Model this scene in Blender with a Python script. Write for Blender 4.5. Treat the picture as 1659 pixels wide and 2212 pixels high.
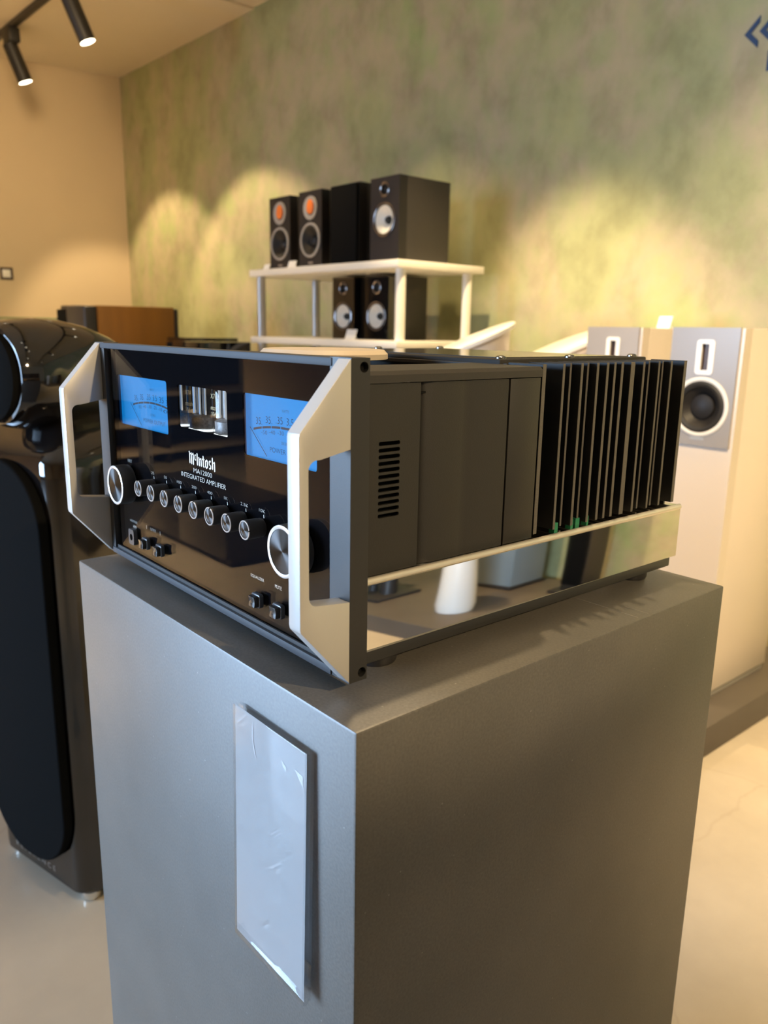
import bpy, bmesh, math, random
from math import sin, cos, pi, radians as R
from mathutils import Vector, Matrix
random.seed(4)
S = bpy.context.scene
COL = S.collection
for o in list(bpy.data.objects):
    bpy.data.objects.remove(o)

# ------------------------------------------------------------------ camera
def cam_axes(yaw, pitch, roll):
    f = Vector((-sin(yaw)*cos(pitch), cos(yaw)*cos(pitch), sin(pitch)))
    r = Vector((cos(yaw), sin(yaw), 0)); u = r.cross(f)
    return cos(roll)*r + sin(roll)*u, -sin(roll)*r + cos(roll)*u, f
cr, cu, cf = cam_axes(0.8686, -0.2286, 0.0167)
cd = bpy.data.cameras.new('camera')
cam = bpy.data.objects.new('camera', cd); COL.objects.link(cam)
cam.matrix_world = Matrix(((cr.x, cu.x, -cf.x, 0.4058), (cr.y, cu.y, -cf.y, -0.3139),
                           (cr.z, cu.z, -cf.z, 1.2558), (0, 0, 0, 1)))
cd.sensor_fit = 'HORIZONTAL'; cd.sensor_width = 36.0
cd.lens = 1706.4/1659*36.0
cd.clip_start = 0.02
cd.dof.use_dof = True; cd.dof.focus_distance = 0.66; cd.dof.aperture_fstop = 11.0
S.camera = cam

# ------------------------------------------------------------------ world, exposure, big lights
S.view_settings.view_transform = 'Standard'
S.view_settings.look = 'None'
S.view_settings.exposure = 0.0
S.view_settings.gamma = 1.0
S.view_settings.use_curve_mapping = False
W = bpy.data.worlds.new('world'); S.world = W; W.use_nodes = True
bg = W.node_tree.nodes['Background']
bg.inputs[0].default_value = (0.55, 0.75, 1.0, 1); bg.inputs[1].default_value = 0.6

WARM = (1.0, 0.74, 0.42)
def area(name, loc, target, sx, sy, power, col, spread=180):
    l = bpy.data.lights.new(name, 'AREA'); l.shape = 'RECTANGLE'; l.size = sx; l.size_y = sy
    l.energy = power; l.color = col; l.spread = R(spread)
    o = bpy.data.objects.new(name, l); COL.objects.link(o); o.location = loc
    o.rotation_euler = (Vector(target)-Vector(loc)).to_track_quat('-Z', 'Y').to_euler()
    return o
# daylight through the shop window in the front wall
area('window_daylight', (-3.6, -5.35, 1.5), (-0.2, 0.0, 1.1), 3.4, 2.2, 228.0, (0.47, 0.69, 1.0), 80)
def spot(name, loc, target, power, size, blend, col=WARM, rad=0.03):
    l = bpy.data.lights.new(name, 'SPOT'); l.energy = power; l.color = col
    l.spot_size = R(size); l.spot_blend = blend; l.shadow_soft_size = rad
    o = bpy.data.objects.new(name, l); COL.objects.link(o); o.location = loc
    o.rotation_euler = (Vector(target)-Vector(loc)).to_track_quat('-Z', 'Y').to_euler()
    return o

# ------------------------------------------------------------------ materials
def new_mat(name):
    m = bpy.data.materials.new(name); m.use_nodes = True
    return m, m.node_tree.nodes, m.node_tree.links, m.node_tree.nodes['Principled BSDF']
def mat(name, col, rough=0.5, metal=0.0, spec=0.5, coat=0.0, noise=0.0, nscale=40.0, bump=0.0, bscale=300.0, emit=None, estr=0.0, col2=None, ior=None):
    m, N, L, b = new_mat(name)
    b.inputs['Base Color'].default_value = (*col, 1); b.inputs['Roughness'].default_value = rough
    b.inputs['Metallic'].default_value = metal; b.inputs['Specular IOR Level'].default_value = spec
    b.inputs['Coat Weight'].default_value = coat; b.inputs['Coat Roughness'].default_value = 0.03
    if ior: b.inputs['IOR'].default_value = ior
    tc = N.new('ShaderNodeTexCoord')
    if noise or col2:
        n = N.new('ShaderNodeTexNoise'); n.inputs['Scale'].default_value = nscale; n.inputs['Detail'].default_value = 6
        L.new(tc.outputs['Object'], n.inputs['Vector'])
        mx = N.new('ShaderNodeMix'); mx.data_type = 'RGBA'
        c2 = col2 or tuple(min(1, c*(1+noise)) for c in col); c1 = col if col2 else tuple(c*(1-noise) for c in col)
        mx.inputs[6].default_value = (*c1, 1); mx.inputs[7].default_value = (*c2, 1)
        L.new(n.outputs['Fac'], mx.inputs[0]); L.new(mx.outputs[2], b.inputs['Base Color'])
    if bump:
        n2 = N.new('ShaderNodeTexNoise'); n2.inputs['Scale'].default_value = bscale; n2.inputs['Detail'].default_value = 3
        L.new(tc.outputs['Object'], n2.inputs['Vector'])
        bp = N.new('ShaderNodeBump'); bp.inputs['Strength'].default_value = bump; bp.inputs['Distance'].default_value = 0.001
        L.new(n2.outputs['Fac'], bp.inputs['Height']); L.new(bp.outputs['Normal'], b.inputs['Normal'])
    if emit:
        b.inputs['Emission Color'].default_value = (*emit, 1); b.inputs['Emission Strength'].default_value = estr
    return m

def ramp(N, stops):
    r = N.new('ShaderNodeValToRGB'); e = r.color_ramp.elements
    while len(e) < len(stops): e.new(0.5)
    for i, (p, c) in enumerate(stops):
        e[i].position = p; e[i].color = (*c, 1)
    return r

def wall_mottled():
    m, N, L, b = new_mat('mottled_plaster')
    tc = N.new('ShaderNodeTexCoord'); mp = N.new('ShaderNodeMapping'); mp.inputs['Scale'].default_value = (1.0, 1.0, 0.78)
    L.new(tc.outputs['Object'], mp.inputs['Vector'])
    n1 = N.new('ShaderNodeTexNoise'); n1.inputs['Scale'].default_value = 1.7; n1.inputs['Detail'].default_value = 8; n1.inputs['Roughness'].default_value = 0.6; n1.inputs['Distortion'].default_value = 0.12
    n2 = N.new('ShaderNodeTexNoise'); n2.inputs['Scale'].default_value = 4.6; n2.inputs['Detail'].default_value = 9; n2.inputs['Roughness'].default_value = 0.62; n2.inputs['Distortion'].default_value = 0.15
    L.new(mp.outputs[0], n1.inputs['Vector']); L.new(mp.outputs[0], n2.inputs['Vector'])
    r1 = ramp(N, [(0.30, (0.29, 0.290, 0.145)), (0.45, (0.385, 0.390, 0.200)), (0.56, (0.445, 0.385, 0.245)), (0.70, (0.345, 0.41, 0.175))])
    r2 = ramp(N, [(0.30, (0.76, 0.76, 0.73)), (0.52, (1.0, 1.0, 1.0)), (0.75, (1.14, 1.14, 1.08))])
    L.new(n1.outputs['Fac'], r1.inputs[0]); L.new(n2.outputs['Fac'], r2.inputs[0])
    mx = N.new('ShaderNodeMix'); mx.data_type = 'RGBA'; mx.blend_type = 'MULTIPLY'; mx.inputs[0].default_value = 1.0
    L.new(r1.outputs[0], mx.inputs[6]); L.new(r2.outputs[0], mx.inputs[7]); L.new(mx.outputs[2], b.inputs['Base Color'])
    b.inputs['Roughness'].default_value = 0.7; b.inputs['Specular IOR Level'].default_value = 0.25
    return m

def stone():
    m, N, L, b = new_mat('dark_stone_laminate')
    tc = N.new('ShaderNodeTexCoord')
    n1 = N.new('ShaderNodeTexNoise'); n1.inputs['Scale'].default_value = 7; n1.inputs['Detail'].default_value = 8; n1.inputs['Roughness'].default_value = 0.6
    n2 = N.new('ShaderNodeTexNoise'); n2.inputs['Scale'].default_value = 420; n2.inputs['Detail'].default_value = 2
    n3 = N.new('ShaderNodeTexVoronoi'); n3.inputs['Scale'].default_value = 55; n3.inputs['Randomness'].default_value = 1.0
    for n in (n1, n2, n3): L.new(tc.outputs['Object'], n.inputs['Vector'])
    r1 = ramp(N, [(0.3, (0.084, 0.078, 0.068)), (0.7, (0.114, 0.105, 0.092))])
    L.new(n1.outputs['Fac'], r1.inputs[0])
    r2 = ramp(N, [(0.3, (0.85, 0.85, 0.85)), (0.7, (1.12, 1.12, 1.12))]); L.new(n2.outputs['Fac'], r2.inputs[0])
    mx = N.new('ShaderNodeMix'); mx.data_type = 'RGBA'; mx.blend_type = 'MULTIPLY'; mx.inputs[0].default_value = 1.0
    L.new(r1.outputs[0], mx.inputs[6]); L.new(r2.outputs[0], mx.inputs[7])
    r3 = ramp(N, [(0.03, (1, 1, 1)), (0.05, (0, 0, 0))]); L.new(n3.outputs['Distance'], r3.inputs[0])
    m2 = N.new('ShaderNodeMix'); m2.data_type = 'RGBA'; m2.inputs[7].default_value = (0.30, 0.29, 0.27, 1)
    n4 = N.new('ShaderNodeMath'); n4.operation = 'MULTIPLY'; n4.inputs[1].default_value = 0.5
    L.new(r3.outputs[0], n4.inputs[0]); L.new(n4.outputs[0], m2.inputs[0]); L.new(mx.outputs[2], m2.inputs[6])
    L.new(m2.outputs[2], b.inputs['Base Color'])
    b.inputs['Roughness'].default_value = 0.44; b.inputs['Specular IOR Level'].default_value = 0.7
    bp = N.new('ShaderNodeBump'); bp.inputs['Strength'].default_value = 0.06; bp.inputs['Distance'].default_value = 0.0005
    L.new(n2.outputs['Fac'], bp.inputs['Height']); L.new(bp.outputs['Normal'], b.inputs['Normal'])
    return m

def floor_mat():
    m, N, L, b = new_mat('polished_screed')
    tc = N.new('ShaderNodeTexCoord')
    n1 = N.new('ShaderNodeTexNoise'); n1.inputs['Scale'].default_value = 2.2; n1.inputs['Detail'].default_value = 8; n1.inputs['Roughness'].default_value = 0.6
    L.new(tc.outputs['Object'], n1.inputs['Vector'])
    r1 = ramp(N, [(0.3, (0.40, 0.345, 0.27)), (0.7, (0.50, 0.435, 0.345))]); L.new(n1.outputs['Fac'], r1.inputs[0])
    # hairline cracks
    n2 = N.new('ShaderNodeTexNoise'); n2.inputs['Scale'].default_value = 1.4; n2.inputs['Detail'].default_value = 6
    L.new(tc.outputs['Object'], n2.inputs['Vector'])
    v = N.new('ShaderNodeTexVoronoi'); v.feature = 'DISTANCE_TO_EDGE'; v.inputs['Scale'].default_value = 1.1
    mxv = N.new('ShaderNodeMix'); mxv.data_type = 'VECTOR'; mxv.inputs[0].default_value = 0.25
    L.new(tc.outputs['Object'], mxv.inputs[4]); L.new(n2.outputs['Color'], mxv.inputs[5]); L.new(mxv.outputs[1], v.inputs['Vector'])
    r2 = ramp(N, [(0.0, (0.92, 0.91, 0.90)), (0.004, (1, 1, 1))]); L.new(v.outputs['Distance'], r2.inputs[0])
    mx = N.new('ShaderNodeMix'); mx.data_type = 'RGBA'; mx.blend_type = 'MULTIPLY'; mx.inputs[0].default_value = 1.0
    L.new(r1.outputs[0], mx.inputs[6]); L.new(r2.outputs[0], mx.inputs[7]); L.new(mx.outputs[2], b.inputs['Base Color'])
    b.inputs['Roughness'].default_value = 0.22; b.inputs['Specular IOR Level'].default_value = 0.35
    return m

def glass_mat(name, col=(1, 1, 1), rough=0.0, ior=1.5):
    m, N, L, b = new_mat(name)
    b.inputs['Base Color'].default_value = (*col, 1); b.inputs['Roughness'].default_value = rough
    b.inputs['Transmission Weight'].default_value = 1.0; b.inputs['IOR'].default_value = ior
    return m

def thin_glass(name, ior=1.5, tint=(1, 1, 1)):
    m, N, L, b = new_mat(name)
    out = N['Material Output']; fr = N.new('ShaderNodeFresnel')
    ge = N.new('ShaderNodeNewGeometry'); mi = N.new('ShaderNodeMix')   # same reflectance on both faces of the pane
    mi.inputs[2].default_value = ior; mi.inputs[3].default_value = 1/ior
    L.new(ge.outputs['Backfacing'], mi.inputs[0]); L.new(mi.outputs[0], fr.inputs[0])
    tr = N.new('ShaderNodeBsdfTransparent'); tr.inputs[0].default_value = (*tint, 1)
    gb = N.new('ShaderNodeBsdfGlossy'); gb.inputs['Roughness'].default_value = 0.01
    mx = N.new('ShaderNodeMixShader'); L.new(fr.outputs[0], mx.inputs[0]); L.new(tr.outputs[0], mx.inputs[1]); L.new(gb.outputs[0], mx.inputs[2])
    L.new(mx.outputs[0], out.inputs[0])
    return m

def wood_mat():
    m, N, L, b = new_mat('amber_wood_veneer')
    tc = N.new('ShaderNodeTexCoord'); mp = N.new('ShaderNodeMapping'); mp.inputs['Scale'].default_value = (6, 6, 0.7)
    L.new(tc.outputs['Object'], mp.inputs['Vector'])
    n = N.new('ShaderNodeTexNoise'); n.inputs['Scale'].default_value = 1.6; n.inputs['Detail'].default_value = 4
    L.new(mp.outputs[0], n.inputs['Vector'])
    r = ramp(N, [(0.3, (0.200, 0.088, 0.012)), (0.7, (0.275, 0.122, 0.018))]); L.new(n.outputs['Fac'], r.inputs[0])
    L.new(r.outputs[0], b.inputs['Base Color']); b.inputs['Roughness'].default_value = 0.4
    return m

def spun_metal():
    m, N, L, b = new_mat('spun_aluminium')
    b.inputs['Base Color'].default_value = (0.055, 0.053, 0.052, 1); b.inputs['Metallic'].default_value = 1.0
    b.inputs['Roughness'].default_value = 0.30; b.inputs['Anisotropic'].default_value = 0.92
    t = N.new('ShaderNodeTangent'); t.direction_type = 'RADIAL'; t.axis = 'Y'
    L.new(t.outputs[0], b.inputs['Tangent'])
    return m

M = {}
M['green'] = wall_mottled()
M['tan'] = mat('tan_plaster', (0.62, 0.495, 0.33), 0.75, noise=0.04, nscale=3, spec=0.25)
M['partition'] = mat('brown_partition_paint', (0.34, 0.26, 0.18), 0.75, noise=0.04, nscale=3, spec=0.25)
M['ceil'] = mat('ceiling_paint', (0.72, 0.62, 0.48), 0.85, noise=0.03, nscale=2, spec=0.2)
M['floor'] = floor_mat()
M['stone'] = stone()
M['platform'] = mat('dark_platform_laminate', (0.085, 0.072, 0.06), 0.4, noise=0.25, nscale=5, spec=0.4)
M['black_anod'] = mat('black_anodised', (0.022, 0.021, 0.020), 0.42, spec=0.5, bump=0.10, bscale=1500)
M['black_powder'] = mat('black_powder_coat', (0.018, 0.016, 0.013), 0.5, spec=0.45, bump=0.15, bscale=1200)
M['black_lid'] = mat('black_satin_lid', (0.030, 0.026, 0.022), 0.42, spec=0.45, bump=0.12, bscale=1200)
M['black_cover'] = mat('matt_black_cover', (0.020, 0.018, 0.015), 0.62, spec=0.25, bump=0.12, bscale=1200)
M['lip'] = mat('satin_steel_lip', (0.80, 0.74, 0.63), 0.32, metal=0.7)
M['fin'] = mat('raw_black_fin', (0.012, 0.011, 0.010), 0.55, spec=0.35, noise=0.3, nscale=200)
M['fin_edge'] = mat('worn_fin_edge', (0.13, 0.117, 0.10), 0.5, metal=0.4, noise=0.3, nscale=900)  # fin ends paler than the fin sides
M['void'] = mat('black_interior', (0.006, 0.006, 0.006), 0.8, spec=0.1)
M['face'] = mat('black_face_backing', (0.003, 0.003, 0.004), 0.9, spec=0.0)
M['alu'] = mat('satin_aluminium', (0.49, 0.475, 0.45), 0.42, metal=0.35, spec=0.5, bump=0.08, bscale=1800)
M['trim'] = mat('anodised_trim', (0.045, 0.047, 0.052), 0.6, spec=0.3)
M['chrome'] = mat('polished_stainless', (0.86, 0.84, 0.78), 0.025, metal=1.0)
M['ring'] = mat('turned_metal_ring', (0.86, 0.80, 0.76), 0.28, metal=0.55)
M['spun'] = spun_metal()
M['knob'] = mat('matt_black_knob', (0.030, 0.027, 0.025), 0.40, spec=0.5, noise=0.25, nscale=60)
M['clear'] = thin_glass('clear_front_glass', 1.30)
M['valve_clear'] = thin_glass('valve_glass', 1.35)
M['print'] = mat('pale_print', (0.80, 0.78, 0.70), 0.6, emit=(0.8, 0.8, 0.72), estr=0.16)  # added glow stands in for light on the unlit lettering
M['print_dim'] = mat('dim_pale_print', (0.50, 0.48, 0.43), 0.6, emit=(0.8, 0.8, 0.72), estr=0.04)  # same added glow, weaker
M['gold'] = mat('gold_print', (0.62, 0.53, 0.30), 0.5, emit=(0.8, 0.68, 0.4), estr=0.35)  # gold ink given a glow of its own
M['blue'] = mat('lit_blue_meter', (0.01, 0.06, 0.12), 0.6, emit=(0.005, 0.20, 0.60), estr=1.0, spec=0.1)
M['blue_edge'] = mat('meter_housing', (0.05, 0.10, 0.16), 0.5)
M['dark_print'] = mat('dark_meter_print', (0.006, 0.009, 0.014), 0.7, spec=0.1)
M['scale'] = mat('grey_scale_bar', (0.035, 0.04, 0.05), 0.7, spec=0.1)
M['btn'] = mat('glossy_black_button', (0.035, 0.033, 0.032), 0.12, spec=0.6)
M['bezel'] = mat('satin_black_bezel', (0.05, 0.052, 0.058), 0.3, spec=0.6)
M['cream'] = mat('cream_disc', (0.52, 0.43, 0.33), 0.5)
M['scratch'] = mat('pale_scratch', (0.24, 0.22, 0.19), 0.6)
M['pcb'] = mat('green_circuit_board', (0.01, 0.16, 0.075), 0.5)
M['steel'] = mat('screw_steel', (0.30, 0.29, 0.27), 0.25, metal=1.0)
M['paper'] = mat('white_paper', (0.74, 0.735, 0.73), 0.5, noise=0.01, nscale=8, bump=0.02, bscale=40)
M['scuff'] = mat('scuffed_paper', (0.66, 0.655, 0.65), 0.6, noise=0.05, nscale=300)
M['acrylic'] = thin_glass('clear_acrylic', 1.4, (0.95, 0.96, 0.97))
M['gloss_black'] = mat('piano_black', (0.006, 0.005, 0.005), 0.06, spec=0.55, coat=0.6)
M['satin_black'] = mat('satin_black', (0.022, 0.020, 0.020), 0.4)
M['spk_black'] = mat('black_ash_vinyl', (0.030, 0.026, 0.022), 0.5, noise=0.2, nscale=80)
M['spk_front'] = mat('satin_black_baffle', (0.012, 0.010, 0.010), 0.4)
M['grille'] = mat('black_grille_cloth', (0.006, 0.006, 0.006), 0.95, spec=0.05, bump=0.3, bscale=900)
M['cone_silver'] = mat('silver_woven_cone', (0.74, 0.72, 0.66), 0.4, metal=0.1, noise=0.06, nscale=300)
M['cone_black'] = mat('black_cone', (0.016, 0.014, 0.013), 0.5, spec=0.3)
M['rubber'] = mat('rubber_surround', (0.018, 0.017, 0.016), 0.5)
M['ring_grey'] = mat('grey_trim_ring', (0.40, 0.38, 0.35), 0.4, metal=0.3)
M['ring_dark'] = mat('dark_chrome_ring', (0.20, 0.17, 0.16), 0.2, metal=0.9)
M['orange'] = mat('orange_waveguide', (0.85, 0.20, 0.02), 0.5)
M['shelf_white'] = mat('white_shelf_board', (0.80, 0.76, 0.67), 0.4)
M['post_grey'] = mat('grey_metal_post', (0.50, 0.49, 0.48), 0.35, metal=0.4)
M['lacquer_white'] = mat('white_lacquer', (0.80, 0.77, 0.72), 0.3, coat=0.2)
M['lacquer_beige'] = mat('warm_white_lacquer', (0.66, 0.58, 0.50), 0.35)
M['glass_grey'] = mat('grey_glass_front', (0.29, 0.27, 0.26), 0.32, spec=0.4)
M['ribbon'] = mat('brown_ribbon_foil', (0.05, 0.022, 0.010), 0.35, metal=0.4)
M['wood'] = wood_mat()
M['lamp'] = mat('lamp_lens', (1, 0.9, 0.7), 0.5, emit=(1.0, 0.86, 0.62), estr=9.0)
M['lamp_body'] = mat('matt_black_lamp', (0.014, 0.012, 0.010), 0.5)
M['sign_blue'] = mat('blue_vinyl_letter', (0.004, 0.035, 0.11), 0.4)
M['switch_frame'] = mat('dark_brown_frame', (0.05, 0.026, 0.014), 0.4)
M['white_plastic'] = mat('white_plastic', (0.80, 0.77, 0.72), 0.4)
M['card'] = mat('white_card', (0.86, 0.83, 0.76), 0.6)
M['glass_green'] = glass_mat('green_edged_glass', (0.55, 0.85, 0.70))
M['foot_metal'] = mat('silver_foot', (0.75, 0.74, 0.70), 0.2, metal=0.9)
M['shade_grey'] = mat('blue_grey_lacquer', (0.25, 0.29, 0.30), 0.35)
M['oak'] = mat('pale_oak_board', (0.58, 0.47, 0.34), 0.45, noise=0.15, nscale=9)
M['dark_panel'] = mat('dark_wall_panel', (0.035, 0.030, 0.026), 0.5)
M['pinlight'] = mat('badge_silver', (0.55, 0.53, 0.50), 0.3, metal=0.8)

# ------------------------------------------------------------------ helpers
def link(name, me, m=None, parent=None, loc=None):
    o = bpy.data.objects.new(name, me); COL.objects.link(o)
    if m is not None:
        o.data.materials.append(M[m] if isinstance(m, str) else m)
    if parent is not None: o.parent = parent
    if loc is not None: o.location = loc
    return o
def tag(o, label=None, cat=None, group=None, kind=None):
    if label: o['label'] = label
    if cat: o['category'] = cat
    if group: o['group'] = group
    if kind: o['kind'] = kind
    return o
def thing(name, label, cat, loc=(0, 0, 0), rz=0.0, group=None):
    o = bpy.data.objects.new(name, None); COL.objects.link(o)
    o.empty_display_size = 0.05; o.location = loc; o.rotation_euler = (0, 0, rz)
    return tag(o, label, cat, group)
def me_from_bm(bm, name):
    bmesh.ops.recalc_face_normals(bm, faces=bm.faces)
    me = bpy.data.meshes.new(name); bm.to_mesh(me); bm.free(); return me
def smooth(o, ang=35):
    for p in o.data.polygons: p.use_smooth = True
    try: o.data.set_sharp_from_angle(angle=R(ang))
    except Exception: pass
    return o
def addbox(bm, x0, x1, y0, y1, z0, z1):
    v = [bm.verts.new(c) for c in ((x0,y0,z0),(x1,y0,z0),(x1,y1,z0),(x0,y1,z0),(x0,y0,z1),(x1,y0,z1),(x1,y1,z1),(x0,y1,z1))]
    for f in ((0,3,2,1),(4,5,6,7),(0,1,5,4),(1,2,6,5),(2,3,7,6),(3,0,4,7)):
        bm.faces.new([v[i] for i in f])
def bevel(bm, w, seg=2, ang=30):
    if w <= 0: return
    bm.normal_update()
    es = [e for e in bm.edges if len(e.link_faces) == 2 and e.calc_face_angle(0) > R(ang)]
    bmesh.ops.bevel(bm, geom=es, offset=w, segments=seg, affect='EDGES', profile=0.5, clamp_overlap=True)
def box(name, x0, x1, y0, y1, z0, z1, m, parent=None, bev=0.0, seg=2):
    bm = bmesh.new(); addbox(bm, x0, x1, y0, y1, z0, z1); bevel(bm, bev, seg)
    o = link(name, me_from_bm(bm, name), m, parent)
    return smooth(o) if bev else o
def boxes(name, lst, m, parent=None):
    bm = bmesh.new()
    for b in lst: addbox(bm, *b)
    return link(name, me_from_bm(bm, name), m, parent)
def prism(name, pts, axis, a, b, m, parent=None, bev=0.0, seg=2, ang=30, sm=40):
    """polygon pts (2D) extruded from a to b along axis 'x','y','z'"""
    def P(p, t):
        return {'x': (t, p[0], p[1]), 'y': (p[0], t, p[1]), 'z': (p[0], p[1], t)}[axis]
    bm = bmesh.new()
    v0 = [bm.verts.new(P(p, a)) for p in pts]; v1 = [bm.verts.new(P(p, b)) for p in pts]
    bm.faces.new(v0); bm.faces.new(list(reversed(v1)))
    n = len(pts)
    for i in range(n): bm.faces.new((v0[i], v0[(i+1) % n], v1[(i+1) % n], v1[i]))
    bmesh.ops.recalc_face_normals(bm, faces=bm.faces)
    bevel(bm, bev, seg, ang)
    o = link(name, me_from_bm(bm, name), m, parent)
    return smooth(o, sm)
def lathe_bm(bm, prof, axis='z', c=(0, 0, 0), n=32, cap=True):
    """prof: list of (radius, t) ; revolve around axis"""
    rings = []
    for r, t in prof:
        ring = []
        if r < 1e-6:
            q = {'z': (c[0], c[1], c[2]+t), 'y': (c[0], c[1]+t, c[2]), 'x': (c[0]+t, c[1], c[2])}[axis]
            ring = [bm.verts.new(q)]
        else:
            for i in range(n):
                a = 2*pi*i/n; u, w = r*cos(a), r*sin(a)
                q = {'z': (c[0]+u, c[1]+w, c[2]+t), 'y': (c[0]+u, c[1]+t, c[2]+w), 'x': (c[0]+t, c[1]+u, c[2]+w)}[axis]
                ring.append(bm.verts.new(q))
        rings.append(ring)
    for A, B in zip(rings, rings[1:]):
        if len(A) == 1 and len(B) == 1: continue
        for i in range(n):
            j = (i+1) % n
            if len(A) == 1: bm.faces.new((A[0], B[i], B[j]))
            elif len(B) == 1: bm.faces.new((A[i], A[j], B[0]))
            else: bm.faces.new((A[i], A[j], B[j], B[i]))
    if cap:
        if len(rings[0]) > 1: bm.faces.new(list(reversed(rings[0])))
        if len(rings[-1]) > 1: bm.faces.new(rings[-1])
def lathe(name, prof, m, parent=None, axis='z', c=(0, 0, 0), n=32, cap=True, loc=None, ang=35):
    bm = bmesh.new(); lathe_bm(bm, prof, axis, c, n, cap)
    return smooth(link(name, me_from_bm(bm, name), m, parent, loc), ang)
def ring_y(name, r0, r1, y0, y1, m, parent=None, c=(0, 0, 0), n=40, bulge=0.0):
    """annulus facing -Y"""
    bm = bmesh.new()
    prof = [(r0, y1), (r0, y0), ((r0+r1)/2, y0-bulge), (r1, y0), (r1, y1), (r0, y1)]
    lathe_bm(bm, prof, 'y', c, n, cap=False)
    bmesh.ops.remove_doubles(bm, verts=bm.verts, dist=1e-7)
    return smooth(link(name, me_from_bm(bm, name), m, parent), 30)
def curve_plate(name, outline, holes, thick, m, parent=None, plane='xz', at=0.0):
    """flat plate with holes; plane xz: front face at y=at, going to y=at+thick ; plane yz: outer face at x=at going to at-thick"""
    cu_ = bpy.data.curves.new(name, 'CURVE'); cu_.dimensions = '2D'; cu_.fill_mode = 'BOTH'; cu_.extrude = thick/2
    for loop in [outline]+holes:
        s = cu_.splines.new('POLY'); s.points.add(len(loop)-1); s.use_cyclic_u = True
        for p, q in zip(s.points, loop): p.co = (q[0], q[1], 0, 1)
    t = bpy.data.objects.new('tmp', cu_); COL.objects.link(t)
    dg = bpy.context.evaluated_depsgraph_get(); me = bpy.data.meshes.new_from_object(t.evaluated_get(dg))
    bpy.data.objects.remove(t); bpy.data.curves.remove(cu_)
    for v in me.vertices:
        x, y, z = v.co
        v.co = (x, at+thick/2-z, y) if plane == 'xz' else (at-thick/2+z, x, y) if plane == 'yz' else (x, y, at-thick/2+z)
    me.name = name; me.materials.clear()
    bm = bmesh.new(); bm.from_mesh(me); bmesh.ops.remove_doubles(bm, verts=bm.verts, dist=1e-6)
    bmesh.ops.recalc_face_normals(bm, faces=bm.faces); bm.to_mesh(me); bm.free()
    o = link(name, me, m, parent)
    for p in o.data.polygons: p.use_smooth = False
    return o
def rrect(x0, x1, z0, z1, r, n=5):
    pts = []
    for cx, cz, a0 in ((x1-r, z1-r, 0), (x0+r, z1-r, 90), (x0+r, z0+r, 180), (x1-r, z0+r, 270)):
        for i in range(n+1):
            a = R(a0+90*i/n); pts.append((cx+r*cos(a), cz+r*sin(a)))
    return pts
def text(name, s, x0, x1, z, h, m, parent, y, slim=-0.017):
    """lettering standing in the XZ plane facing -Y, fitted to x0..x1, cap height h, baseline z"""
    cu_ = bpy.data.curves.new(name, 'FONT'); cu_.body = s; cu_.extrude = 0.0; cu_.offset = slim; cu_.resolution_u = 3
    t = bpy.data.objects.new('tmp', cu_); COL.objects.link(t)
    dg = bpy.context.evaluated_depsgraph_get(); me = bpy.data.meshes.new_from_object(t.evaluated_get(dg))
    bpy.data.objects.remove(t); bpy.data.curves.remove(cu_)
    xs = [v.co.x for v in me.vertices]; ys = [v.co.y for v in me.vertices]
    a, b = min(xs), max(xs); c, d = min(ys), max(ys)
    for v in me.vertices:
        v.co = (x0+(v.co.x-a)/(b-a)*(x1-x0), y, z+(v.co.y-c)/(d-c)*h)
    me.name = name; me.materials.clear()
    return link(name, me, m, parent)
def polys(name, lst, y, m, parent, f=lambda p: p):
    """flat polygons in the XZ plane at depth y"""
    bm = bmesh.new()
    for p in lst: bm.faces.new([bm.verts.new((f(q)[0], y, f(q)[1])) for q in p])
    me = bpy.data.meshes.new(name); bm.to_mesh(me); bm.free()
    return link(name, me, m, parent)

# ------------------------------------------------------------------ the room
ANG = R(1.97)
WBX, WBY = -6.28, 2.50          # corner where the green wall meets the tan wall
def wall_pt(x): return WBY + (x-WBX)*math.tan(ANG)
H = 3.18
def struct(o): o['kind'] = 'structure'; return o
o = box('floor', -8, 5, -6.4, 4, -0.1, 0, 'floor'); struct(o)
o = box('wall_back', 0, 11.5, 0, 0.15, 0, H+.1, 'green'); o.location = (WBX, WBY, 0); o.rotation_euler = (0, 0, ANG); struct(o)
o = box('wall_left', -0.15, 0, -9, 0.2, 0, H+.1, 'tan'); o.location = (WBX, WBY, 0); o.rotation_euler = (0, 0, R(-6.935)); struct(o)
o = box('wall_right', 4.4, 4.55, -6.4, 3.2, 0, H+.1, 'tan'); struct(o)
o = boxes('wall_front', [(-7.6, -5.6, -5.7, -5.55, 0, H+.1), (-1.6, 4.5, -5.7, -5.55, 0, H+.1), (-5.6, -1.6, -5.7, -5.55, 0, 0.3), (-5.6, -1.6, -5.7, -5.55, 2.7, H+.1)], 'tan'); struct(o)
o = box('ceiling', -8, 5, -6.4, 4, H, H+.1, 'ceil'); struct(o)
o = box('trim_1', -7.4, -4.33, -6.0, 3.0, H-.012, H, 'ceil'); struct(o); o['label'] = 'slightly lowered ceiling panel'

# raised dark platform along the green wall
o = box('display_platform', -2.15, -0.617, 1.62, 2.63, 0, 0.10, 'platform', bev=0.004)
tag(o, 'low dark brown platform under the white loudspeakers', 'platform')

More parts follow.
